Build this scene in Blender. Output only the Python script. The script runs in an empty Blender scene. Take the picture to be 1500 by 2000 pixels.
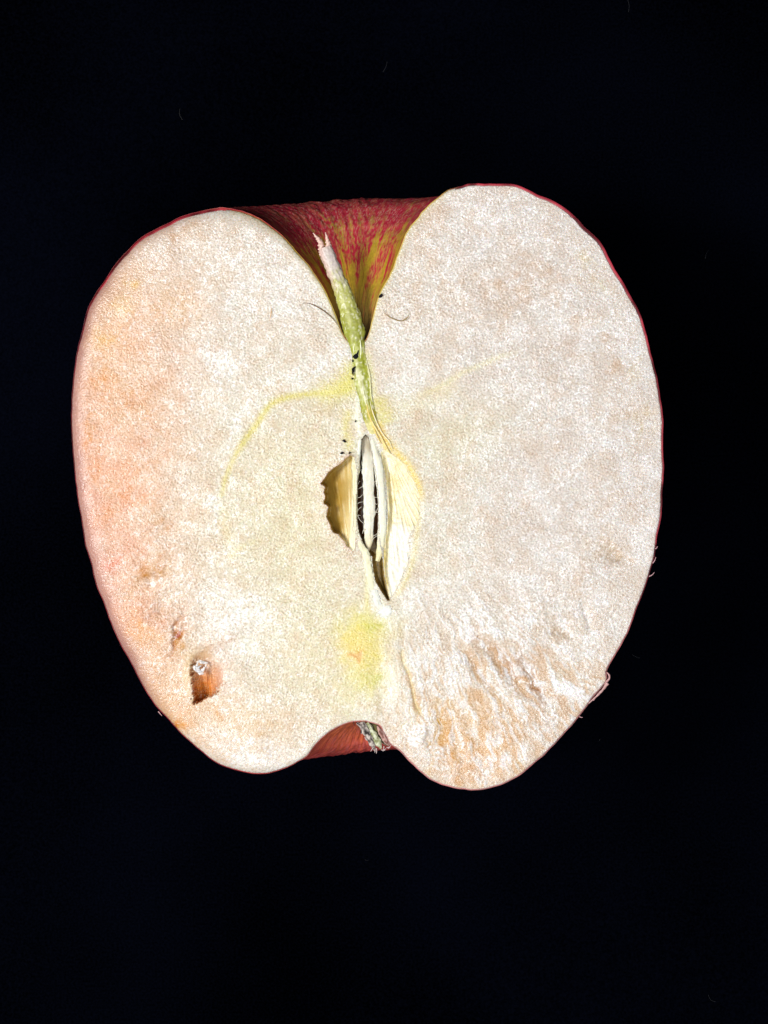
import bpy, math
import numpy as np
from mathutils import Vector

# ---------------------------------------------------------------- camera, light, exposure
SC = bpy.context.scene
COL = SC.collection
S = 7.33e-5            # metres per unit of the traced drawing (apple about 85 mm wide)
H = 0.0425             # height of the cut face above the cloth
CAM_D = 0.34           # camera distance above the cut face

cam_d = bpy.data.cameras.new('camera')
cam = bpy.data.objects.new('camera', cam_d)
COL.objects.link(cam)
cam.location = (0, 0, H + CAM_D)
cam.rotation_euler = (0, 0, 0)
cam_d.sensor_fit = 'VERTICAL'
cam_d.sensor_height = 24
cam_d.sensor_width = 18
cam_d.angle_y = 2 * math.atan(1000 * S / CAM_D)
cam_d.clip_start = 0.01
cam_d.clip_end = 20
SC.camera = cam

world = bpy.data.worlds.new('World')
SC.world = world
world.use_nodes = True
world.node_tree.nodes['Background'].inputs[0].default_value = (0.55, 0.65, 1.0, 1)
world.node_tree.nodes['Background'].inputs[1].default_value = 0.02

def area(name, loc, target, size, power, color):
    ld = bpy.data.lights.new(name, 'AREA')
    ld.shape = 'DISK'
    ld.size = size
    ld.energy = power
    ld.color = color
    lo = bpy.data.objects.new(name, ld)
    COL.objects.link(lo)
    lo.location = loc
    d = Vector(target) - Vector(loc)
    lo.rotation_euler = d.to_track_quat('-Z', 'Y').to_euler()
    return lo

area('key_lamp', (-0.30, 0.02, H + 0.42), (0, 0, H), 0.14, 2.6, (1.0, 0.975, 0.955))
area('fill_lamp', (0.04, -0.20, H + 0.58), (0, 0, H), 0.42, 2.5, (0.95, 0.97, 1.0))

SC.view_settings.view_transform = 'Standard'
SC.view_settings.look = 'None'
SC.view_settings.exposure = 0.0
SC.view_settings.gamma = 1.0

# ---------------------------------------------------------------- numeric helpers
def spectrum(shape, wl, seed, wl_x=None, rel=0.45):
    """band-passed random field, wavelength wl in grid steps (wl_x: other wavelength along x)"""
    r = np.random.default_rng(seed)
    f = np.fft.rfft2(r.standard_normal(shape))
    fy = np.fft.fftfreq(shape[0])[:, None]
    fx = np.fft.rfftfreq(shape[1])[None, :]
    k = np.sqrt((fy * wl) ** 2 + (fx * (wl_x or wl)) ** 2)
    f *= np.exp(-((k - 1) ** 2) / (2 * rel ** 2)) * (k > 0)
    o = np.fft.irfft2(f, s=shape)
    return (o / o.std()).astype(np.float32)

def lowpass(shape, wl, seed):
    r = np.random.default_rng(seed)
    f = np.fft.rfft2(r.standard_normal(shape))
    fy = np.fft.fftfreq(shape[0])[:, None]
    fx = np.fft.rfftfreq(shape[1])[None, :]
    k = np.sqrt(fy ** 2 + fx ** 2) * wl
    f *= np.exp(-k ** 2)
    f[0, 0] = 0
    o = np.fft.irfft2(f, s=shape)
    return (o / o.std()).astype(np.float32)

def sample(tile, u, v):
    """bilinear periodic lookup, u along columns, v along rows, in steps"""
    h, w = tile.shape
    u0 = np.floor(u).astype(int); v0 = np.floor(v).astype(int)
    fu = u - u0; fv = v - v0
    u1 = (u0 + 1) % w; v1 = (v0 + 1) % h
    u0 %= w; v0 %= h
    return (tile[v0, u0] * (1 - fu) + tile[v0, u1] * fu) * (1 - fv) + (tile[v1, u0] * (1 - fu) + tile[v1, u1] * fu) * fv

def sstep(a, b, x):
    t = np.clip((x - a) / (b - a), 0, 1)
    return t * t * (3 - 2 * t)

def spline(pts, step):
    """Catmull-Rom through pts, resampled evenly"""
    p = np.array(pts, float)
    q = np.vstack([2 * p[0] - p[1], p, 2 * p[-1] - p[-2]])
    out = []
    for i in range(1, len(q) - 2):
        t = np.linspace(0, 1, 16, endpoint=False)[:, None]
        a, b, c, d = q[i - 1], q[i], q[i + 1], q[i + 2]
        out.append(0.5 * (2 * b + (c - a) * t + (2 * a - 5 * b + 4 * c - d) * t ** 2 + (3 * b - a - 3 * c + d) * t ** 3))
    out.append(p[-1:])
    f = np.vstack(out)
    L = np.concatenate([[0], np.cumsum(np.linalg.norm(np.diff(f, axis=0), axis=1))])
    n = max(3, int(L[-1] / step) + 1)
    s = np.linspace(0, L[-1], n)
    return np.stack([np.interp(s, L, f[:, k]) for k in range(f.shape[1])], 1)

def to_world(p):
    p = np.asarray(p, float)
    return np.stack([(p[:, 0] - 750) * S, (1000 - p[:, 1]) * S, H + p[:, 2] * S], 1)

def quad_mesh(name, verts_px, quads, col, mat, parent=None, smooth=True):
    """verts in drawing units; quads given counter-clockwise in the y-down drawing, so reversed here"""
    quads = np.asarray(quads)[:, ::-1]
    used = np.zeros(len(verts_px), bool)
    used[quads.ravel()] = True
    remap = np.cumsum(used) - 1
    v = to_world(verts_px[used]).astype(np.float32)
    c = np.ones((used.sum(), 4), np.float32)
    c[:, :3] = np.clip(col[used], 0, 1)
    q = remap[quads].astype(np.int32)
    me = bpy.data.meshes.new(name)
    me.vertices.add(len(v)); me.vertices.foreach_set('co', v.ravel())
    k = q.shape[1]
    me.loops.add(q.size); me.loops.foreach_set('vertex_index', q.ravel())
    me.polygons.add(len(q)); me.polygons.foreach_set('loop_start', np.arange(0, q.size, k, dtype=np.int32))
    me.update(calc_edges=True)
    me.validate()
    a = me.color_attributes.new('tint', 'FLOAT_COLOR', 'POINT')
    if len(a.data) == len(c):
        a.data.foreach_set('color', c.ravel())
    me.polygons.foreach_set('use_smooth', np.full(len(me.polygons), smooth))
    me.materials.append(mat)
    o = bpy.data.objects.new(name, me)
    COL.objects.link(o)
    if parent: o.parent = parent
    return o

def grid_quads(n, m, wrap=False):
    """rows n, columns m"""
    i = np.arange(n - 1)[:, None]
    j = np.arange(m if wrap else m - 1)[None, :]
    a = i * m + j; b = i * m + (j + 1) % m
    return np.stack([a, b, b + m, a + m], -1).reshape(-1, 4)

def sweep_arrays(pts, w, h, nseg=16, rough=0.0, seed=0, fibre=0.0):
    """tube along pts (x, y, z drawing units) with half-width w in the face plane and half-height h; returns verts, quads, (s, angle)"""
    pts = np.asarray(pts, float); n = len(pts)
    w = np.broadcast_to(np.asarray(w, float), (n,)); h = np.broadcast_to(np.asarray(h, float), (n,))
    t = np.gradient(pts, axis=0); t /= np.linalg.norm(t, axis=1)[:, None] + 1e-9
    side = np.cross(t, np.array([0, 0, 1.0])); side /= np.linalg.norm(side, axis=1)[:, None] + 1e-9
    up = np.cross(side, t)
    an = np.linspace(0, 2 * np.pi, nseg, endpoint=False)
    A, I = np.meshgrid(an, np.arange(n))
    R = np.ones((n, nseg))
    if rough:
        R += rough * spectrum((max(n, 8), max(nseg, 8)), 5, seed)[:n, :nseg]
    if fibre:
        R += fibre * spectrum((max(n, 8), max(nseg, 8)), 14, seed + 1, wl_x=4)[:n, :nseg]
    V = pts[:, None, :] + (np.cos(A) * R * w[:, None])[..., None] * side[:, None, :] + (np.sin(A) * R * h[:, None])[..., None] * up[:, None, :]
    q = grid_quads(n, nseg, True)
    return V.reshape(-1, 3), q, I.ravel() / max(n - 1, 1), A.ravel(), R.ravel()

def join_arrays(parts):
    vs, qs, cs, off = [], [], [], 0
    for v, q, c in parts:
        vs.append(v); qs.append(q + off); cs.append(c); off += len(v)
    return np.vstack(vs), np.vstack(qs), np.vstack(cs)

def signed_area_flip(v, q):
    """orient closed tube faces outward (positive volume in world space after the y flip)"""
    a, b, c, d = (v[q[:, k]] for k in range(4))
    vol = np.einsum('ij,ij->i', a, np.cross(b, c)).sum() + np.einsum('ij,ij->i', a, np.cross(c, d)).sum()
    return q if vol < 0 else q[:, ::-1]

def tube(name, pts, w, h, color, mat, parent, nseg=10, **kw):
    v, q, s, a, R = sweep_arrays(pts, w, h, nseg, **kw)
    q = orient(v, q)
    c = color(s, a, R, v) if callable(color) else np.tile(np.array(color, float), (len(v), 1))
    return quad_mesh(name, v, q, c, mat, parent)

def orient(v, q):
    w = v - v.mean(0)
    w = w * np.array([1, -1, 1])                 # as it will stand in the world
    qq = q[:, ::-1]                              # quad_mesh reverses again
    a, b, c, d = (w[qq[:, k]] for k in range(4))
    vol = np.einsum('ij,ij->i', a, np.cross(b, c)).sum() + np.einsum('ij,ij->i', a, np.cross(c, d)).sum()
    return q if vol > 0 else q[:, ::-1]

# ---------------------------------------------------------------- materials
def new_mat(name):
    m = bpy.data.materials.new(name)
    m.use_nodes = True
    nt = m.node_tree
    return m, nt, nt.nodes['Principled BSDF']

def tinted(name, rough=0.5, spec=0.4, sss=0.0, radius=(0.0012, 0.0007, 0.0004), bump=0.0, scale=4000, dist=0.0001,
           vary=0.0, coat=0.0, rough_vary=0.0):
    m, nt, p = new_mat(name)
    at = nt.nodes.new('ShaderNodeAttribute'); at.attribute_name = 'tint'
    tc = nt.nodes.new('ShaderNodeTexCoord')
    nz = nt.nodes.new('ShaderNodeTexNoise')
    nz.inputs['Scale'].default_value = scale
    nz.inputs['Detail'].default_value = 3
    nt.links.new(tc.outputs['Object'], nz.inputs['Vector'])
    col = at.outputs['Color']
    if vary:
        hs = nt.nodes.new('ShaderNodeHueSaturation')
        mr = nt.nodes.new('ShaderNodeMapRange')
        mr.inputs[1].default_value = 0.3; mr.inputs[2].default_value = 0.7
        mr.inputs[3].default_value = 1 - vary; mr.inputs[4].default_value = 1 + vary
        nt.links.new(nz.outputs[0], mr.inputs[0])
        nt.links.new(mr.outputs[0], hs.inputs['Value'])
        nt.links.new(col, hs.inputs['Color'])
        col = hs.outputs['Color']
    nt.links.new(col, p.inputs['Base Color'])
    p.inputs['Roughness'].default_value = rough
    p.inputs['Specular IOR Level'].default_value = spec
    if rough_vary:
        mr2 = nt.nodes.new('ShaderNodeMapRange')
        mr2.inputs[1].default_value = 0.35; mr2.inputs[2].default_value = 0.65
        mr2.inputs[3].default_value = rough - rough_vary; mr2.inputs[4].default_value = min(1, rough + rough_vary)
        nt.links.new(nz.outputs[0], mr2.inputs[0])
        nt.links.new(mr2.outputs[0], p.inputs['Roughness'])
    if sss:
        p.inputs['Subsurface Weight'].default_value = sss
        p.inputs['Subsurface Radius'].default_value = radius
        p.inputs['Subsurface Scale'].default_value = 1.0
    if bump:
        b = nt.nodes.new('ShaderNodeBump')
        b.inputs['Strength'].default_value = bump
        b.inputs['Distance'].default_value = dist
        nt.links.new(nz.outputs[0], b.inputs['Height'])
        nt.links.new(b.outputs[0], p.inputs['Normal'])
    if coat:
        p.inputs['Coat Weight'].default_value = coat
        p.inputs['Coat Roughness'].default_value = 0.25
    return m

M_FLESH = tinted('apple_flesh', rough=0.24, spec=0.55, sss=0.42, radius=(0.0016, 0.001, 0.0006), bump=0.9, scale=3500, dist=0.00012, vary=0.06, rough_vary=0.10)
M_CORE = tinted('core_membrane', rough=0.38, spec=0.5, sss=0.25, bump=0.25, scale=2500, dist=0.00008, vary=0.05)
M_SKIN = tinted('apple_skin', rough=0.36, spec=0.45, sss=0.12, bump=0.25, scale=2200, dist=0.00006, vary=0.12)
M_STEM = tinted('stem_fibre', rough=0.4, spec=0.5, bump=0.5, scale=3000, dist=0.0001, vary=0.12)
M_DRY = tinted('dry_sepal', rough=0.7, spec=0.25, bump=0.6, scale=3500, dist=0.0001, vary=0.3)
M_HAIR = tinted('loose_hair', rough=0.5, spec=0.3)
M_CRUMB = tinted('black_crumb', rough=0.8, spec=0.1, bump=0.4, scale=6000, dist=0.0001)

def cloth_material():
    m, nt, p = new_mat('black_cloth')
    tc = nt.nodes.new('ShaderNodeTexCoord')
    n1 = nt.nodes.new('ShaderNodeTexNoise'); n1.inputs['Scale'].default_value = 16; n1.inputs['Detail'].default_value = 6
    n2 = nt.nodes.new('ShaderNodeTexNoise'); n2.inputs['Scale'].default_value = 2600; n2.inputs['Detail'].default_value = 2
    for n in (n1, n2): nt.links.new(tc.outputs['Object'], n.inputs['Vector'])
    r = nt.nodes.new('ShaderNodeValToRGB')
    r.color_ramp.elements[0].position = 0.42; r.color_ramp.elements[0].color = (0.00012, 0.00016, 0.0004, 1)
    r.color_ramp.elements[1].position = 0.75; r.color_ramp.elements[1].color = (0.0013, 0.0019, 0.0048, 1)
    mx = nt.nodes.new('ShaderNodeMath'); mx.operation = 'MULTIPLY_ADD'; mx.inputs[1].default_value = 0.45
    nt.links.new(n2.outputs[0], mx.inputs[0])
    m2 = nt.nodes.new('ShaderNodeMath'); m2.operation = 'MULTIPLY'; m2.inputs[1].default_value = 0.65
    nt.links.new(n1.outputs[0], m2.inputs[0]); nt.links.new(m2.outputs[0], mx.inputs[2])
    nt.links.new(mx.outputs[0], r.inputs[0])
    nt.links.new(r.outputs[0], p.inputs['Base Color'])
    p.inputs['Roughness'].default_value = 1.0
    p.inputs['Specular IOR Level'].default_value = 0.0
    b = nt.nodes.new('ShaderNodeBump'); b.inputs['Strength'].default_value = 0.4; b.inputs['Distance'].default_value = 0.0003
    nt.links.new(n2.outputs[0], b.inputs['Height']); nt.links.new(b.outputs[0], p.inputs['Normal'])
    return m

# ---------------------------------------------------------------- the surface it lies on
def build_cloth():
    n = 160
    xs = np.linspace(-0.9, 0.9, n)
    X, Y = np.meshgrid(xs, xs)
    Z = 0.0012 * lowpass((n, n), 22, 5) + 0.0005 * lowpass((n, n), 8, 6)
    R = np.hypot(X, Y)
    Z = Z * sstep(0.03, 0.16, R) - 0.0
    Z -= max(0, float(Z.max()) - 0.004)
    Z *= sstep(0.02, 0.14, R)
    me = bpy.data.meshes.new('tabletop_cloth')
    v = np.stack([X, Y, Z], -1).reshape(-1, 3)
    q = grid_quads(n, n)
    me.from_pydata(v.tolist(), [], q.tolist())
    me.update()
    me.polygons.foreach_set('use_smooth', np.ones(len(me.polygons), bool))
    me.materials.append(cloth_material())
    o = bpy.data.objects.new('ground', me)
    COL.objects.link(o)
    o['kind'] = 'structure'
    o['label'] = 'black cloth that the halved apple lies on'
    return o
build_cloth()

# ---------------------------------------------------------------- outline of the cut
L_TOP = [(697, 672), (684, 668), (671, 654), (660, 627), (650, 600), (637, 571), (620, 543), (597, 511), (573, 484), (550, 459),
         (523, 437), (500, 423), (470, 411), (427, 405)]
L_OUT = [(427, 405), (393, 410), (353, 423), (320, 438), (293, 452), (270, 467), (243, 493), (220, 520), (200, 550), (183, 577), (167, 610),
         (157, 647), (148, 687), (142, 730), (137, 780), (136, 825), (138, 863), (140, 890), (145, 935), (150, 983), (157, 1023), (166, 1067), (177, 1110),
         (188, 1150), (203, 1190), (217, 1223), (233, 1260), (253, 1297), (273, 1335), (297, 1373), (320, 1400), (347, 1430), (380, 1460),
         (413, 1487), (453, 1505), (487, 1513), (505, 1514)]
L_BOT = [(505, 1514), (525, 1512), (553, 1502), (580, 1490), (598, 1479), (614, 1458), (633, 1438), (657, 1422), (675, 1414), (691, 1410), (714, 1409)]
R_TOP = [(697, 672), (711, 666), (718, 656), (725, 633), (732, 603), (740, 577), (753, 550), (767, 523), (778, 493), (790, 463), (806, 435),
         (827, 411), (853, 388), (876, 369), (911, 361), (957, 358)]
R_OUT = [(957, 358), (1000, 359), (1022, 366), (1049, 379), (1089, 397), (1120, 418), (1144, 444), (1172, 473), (1193, 509), (1218, 552), (1246, 601),
         (1258, 641), (1273, 693), (1286, 748), (1293, 800), (1296, 846), (1296, 892), (1296, 930), (1294, 980), (1290, 1020), (1284, 1050), (1278, 1084),
         (1270, 1115), (1259, 1153), (1244, 1191), (1229, 1229), (1213, 1259), (1196, 1290), (1186, 1312), (1186, 1331), (1158, 1363), (1134, 1396), (1111, 1424), (1080, 1456),
         (1054, 1484), (1016, 1513), (978, 1534), (948, 1543), (920, 1544)]
R_BOT = [(920, 1544), (875, 1537), (846, 1525), (820, 1508), (803, 1491), (782, 1469), (764, 1455), (755, 1440), (748, 1430), (742, 1419), (731, 1414), (714, 1409)]

SEG = (110, 260, 70)            # samples along cavity, flank, basin
def profile(parts):
    out = []
    for k, (p, n) in enumerate(zip(parts, SEG)):
        f = spline(p, 1.0)
        s = np.linspace(0, len(f) - 1, n + 1)
        g = np.stack([np.interp(s, np.arange(len(f)), f[:, c]) for c in (0, 1)], 1)
        out.append(g if k == 0 else g[1:])
    return np.vstack(out)
PL = profile((L_TOP, L_OUT, L_BOT))
PR = profile((R_TOP, R_OUT, R_BOT))
NT = len(PL)
rng = np.random.default_rng(11)
def wobble(P, seed, amp):
    n = spectrum((8, 512), 6, seed)[0][:NT] * 0.4 + spectrum((8, 512), 22, seed + 1)[0][:NT]
    t = np.gradient(P, axis=0); t /= np.linalg.norm(t, axis=1)[:, None] + 1e-9
    w = np.sin(np.linspace(0, np.pi, NT)) ** 0.3
    return P + np.stack([-t[:, 1], t[:, 0]], 1) * (n * w * amp)[:, None]
PL = wobble(PL, 21, 0.55)
PR = wobble(PR, 31, 0.75)
OUTLINE = np.vstack([PL, PR[::-1][1:-1]])

# ---------------------------------------------------------------- grid of the cut face
STEP = 1.25
GX = np.arange(118, 1316, STEP); GY = np.arange(342, 1560, STEP)
X, Y = np.meshgrid(GX, GY)
SH = X.shape

def inside(poly, X=X, Y=Y):
    px, py = poly[:, 0], poly[:, 1]
    qx, qy = np.roll(px, -1), np.roll(py, -1)
    res = np.zeros(X.shape, bool)
    for r in range(X.shape[0]):
        y = Y[r, 0] + 1e-4
        m = (py > y) != (qy > y)
        if not m.any(): continue
        cx = np.sort(px[m] + (y - py[m]) / (qy[m] - py[m]) * (qx[m] - px[m]))
        res[r] = (np.searchsorted(cx, X[r]) % 2) == 1
    return res

def line_dist(pts, reach, closed=False):
    """distance to a polyline within reach, and position along it (0..1)"""
    D = np.full(SH, 1e6, np.float32); T = np.zeros(SH, np.float32)
    p = np.asarray(pts, float)
    if closed: p = np.vstack([p, p[:1]])
    n = len(p) - 1
    for i in range(n):
        a, b = p[i], p[i + 1]
        x0, x1 = min(a[0], b[0]) - reach, max(a[0], b[0]) + reach
        y0, y1 = min(a[1], b[1]) - reach, max(a[1], b[1]) + reach
        i0, i1 = np.searchsorted(GX, (x0, x1)); j0, j1 = np.searchsorted(GY, (y0, y1))
        if i1 <= i0 or j1 <= j0: continue
        xx, yy = X[j0:j1, i0:i1], Y[j0:j1, i0:i1]
        d = b - a; L2 = max((d ** 2).sum(), 1e-9)
        t = np.clip(((xx - a[0]) * d[0] + (yy - a[1]) * d[1]) / L2, 0, 1)
        dist = np.hypot(xx - a[0] - t * d[0], yy - a[1] - t * d[1])
        sub = D[j0:j1, i0:i1]; m = dist < sub
        sub[m] = dist[m]; T[j0:j1, i0:i1][m] = ((i + t) / n)[m]
    return D, T

IN = inside(OUTLINE)
DB, _ = line_dist(OUTLINE, 70, True)
SD = np.where(IN, np.minimum(DB, 70), -np.minimum(DB, 70))

G = 1.5 / STEP
def fld(wl, seed, **kw): return spectrum(SH, wl * G, seed, **kw)
n3 = fld(2.4, 101); n5 = fld(4.0, 102); n9 = fld(8, 103); n20 = fld(20, 104)
n45 = fld(45, 105); n100 = fld(100, 106); lp = lowpass(SH, 60 * G, 107); lp2 = lowpass(SH, 25 * G, 108); lp3 = lowpass(SH, 140 * G, 109)
warp1 = lowpass(SH, 18 * G, 110) * 5; warp2 = lowpass(SH, 18 * G, 111) * 5
# streaks running out from the core (for the torn, mealy lower half)
ang = np.arctan2(Y + .5 * warp2 - 900, X + .5 * warp1 - 735)
rad = np.hypot(X - 735, Y - 900)
T_ST = spectrum((512, 512), 6, 120, wl_x=40)       # columns: along radius, rows: across
streak = sample(T_ST, rad / 1.5, ang * 420 / 1.5)
T_ST2 = spectrum((512, 512), 22, 121, wl_x=90)
streak2 = sample(T_ST2, rad / 1.5, ang * 420 / 1.5)

def gauss(cx, cy, rx, ry=None, rot=0.0, warp=1.0):
    ry = ry or rx
    c, s = math.cos(math.radians(rot)), math.sin(math.radians(rot))
    dx = X + warp * warp1 - cx; dy = Y + warp * warp2 - cy
    u = (dx * c + dy * s) / rx; v = (-dx * s + dy * c) / ry
    return np.exp(-(u * u + v * v))

mask_lr = sstep(0.25, 0.75, gauss(1000, 1360, 290, 200, 25, 2) * 1.15)
mask_ll = gauss(360, 1240, 170, 120, 60, 2)

# ---- height of the face
h = 0.6 * n3 + 0.8 * n5 + 0.5 * n9 + 0.4 * n20 + 1.0 * n45 + 1.8 * n100
n4 = fld(3.1, 112); n6 = fld(4.8, 113); n14 = fld(11, 114); m20 = fld(24, 115)
thread = np.exp(-(n4 / 0.34) ** 2) * sstep(-.6, .9, n14 * .7 + n6 * .5)      # squiggly torn cell walls
thread2 = np.exp(-(n6 / 0.28) ** 2) * sstep(-.2, 1.2, m20 * .8 + n9 * .4)
h *= 0.3
h += 0.9 * thread + 0.4 * thread2
mealy = 0.55 + 0.45 * sstep(-0.8, 1.2, lp) + 0.35 * mask_lr + 0.5 * mask_ll
smooth_core = gauss(735, 1050, 190, 260, 0, 1)
h *= mealy * (1 - 0.35 * smooth_core)
h += mask_lr * (0.1 * streak + 0.3 * streak2)
thread_r = np.exp(-(streak / 0.36) ** 2) * sstep(-.7, .8, n14 * .6 + n6 * .5) * np.clip(mask_lr + .5 * mask_ll + .3 * sstep(180, 330, rad), 0, 1)
h += 0.35 * thread_r
h += mask_ll * (0.4 * streak2)
h -= 6 * gauss(1044, 1335, 11, 52, -30, .35) + 4.5 * gauss(965, 1285, 13, 70, -42, .35) + 4 * gauss(935, 1312, 11, 58, -40, .35) + 3 * gauss(1005, 1320, 12, 60, -40, .35)
h -= 6 * gauss(1090, 1230, 20, 10) + 4 * gauss(1145, 1205, 8, 30, -30) + 6 * gauss(1205, 1085, 22, 12, 30)
h -= 4 * gauss(862, 1420, 11, 44, -12, .35) + 4 * gauss(895, 1460, 11, 70, -10, .35) + 3 * gauss(935, 1470, 12, 70, -18, .35)
h -= 6 * gauss(345, 1245, 8, 34, 20) + 5 * gauss(300, 1125, 20, 8, -30) + 5 * gauss(310, 1190, 8, 14)
# faint waviness of the knife cut
h += 1.6 * np.sin((X * 0.35 + Y) / 46 + lp3) * 0.5

# rounded rim, wide along the left side
wl = sstep(640, 420, X) * sstep(400, 520, Y + 0.3 * X)
wid = 7 + 30 * wl
dep = 3.5 + 19 * wl
edge = np.clip(1 - SD / wid, 0, 1.3)
dip = dep * (1 - np.sqrt(np.clip(1 - np.clip(edge, 0, 1) ** 2, 0, 1)))
fine_edge = sstep(0, 9, SD)
h = h * (0.25 + 0.75 * fine_edge) * (1 - 0.6 * wl * sstep(0, 1, edge)) - dip

# ---- colours of the flesh (base colours)
C = np.empty(SH + (3,), np.float32)
C[:] = (0.79, 0.715, 0.60)
def paint(w, col):
    w = np.clip(w, 0, 1)[..., None]
    C[:] = C * (1 - w) + np.array(col, np.float32) * w
def stroke(pts, width, col, strength, rough=0.5, fade=(0, 0), step=5):
    f = spline(pts, step)
    D, T = line_dist(f, width * 3.2 + 6)
    D = np.where(D > 1e5, 1e6, np.maximum(D + n9 * width * 0.22 * rough + n5 * width * 0.2 * rough, 0))
    w = np.exp(-(D / width) ** 2) * strength
    if fade[0]: w = w * sstep(0, fade[0], T)
    if fade[1]: w = w * sstep(0, fade[1], 1 - T)
    paint(w * (1 + 0.25 * n9 * rough), col)
    return w

paint(0.9 * sstep(730, 1000, X) * sstep(1350, 1000, Y), (0.795, 0.725, 0.635))             # right: paler, pinkish grey
paint(0.85 * sstep(470, 190, X + 18 * lp2) * sstep(560, 760, Y + 0.4 * X), (0.83, 0.575, 0.415))  # left flank: peach
paint(0.5 * sstep(420, 150, X + 25 * lp) * sstep(330, 560, Y + 0.2 * X), (0.82, 0.62, 0.43))
paint(0.45 * sstep(330, 160, X + 20 * lp2) * sstep(700, 1000, Y) * sstep(1330, 1150, Y), (0.80, 0.50, 0.40))
paint(0.60 * gauss(330, 1390, 120, 90, 45), (0.84, 0.60, 0.39))
paint(0.35 * gauss(470, 1420, 130, 70, 10), (0.83, 0.64, 0.42))
paint(0.75 * gauss(590, 1010, 190, 260, 0), (0.795, 0.725, 0.50))                                # yellowish core ground
paint(0.45 * gauss(640, 1290, 130, 120, 0), (0.79, 0.71, 0.44))
paint(0.45 * gauss(850, 1000, 110, 240, 0), (0.78, 0.72, 0.56))
paint(0.40 * gauss(900, 850, 120, 60, -20), (0.79, 0.73, 0.50))
# mottling, brown in the mealy hollows
paint(0.30 * sstep(0.2, 1.7, lp2), (0.74, 0.56, 0.39))
paint(0.16 * sstep(0.3, 1.6, n20 * 0.6 + n45 * 0.6) , (0.72, 0.53, 0.36))
paint(0.22 * sstep(0.2, 1.6, -(n5 * 0.7 + n9 * 0.4)), (0.70, 0.53, 0.38))
paint(0.30 * sstep(0.5, 1.6, -n6 * .8 + .4 * n14), (0.66, 0.50, 0.38))
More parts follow.
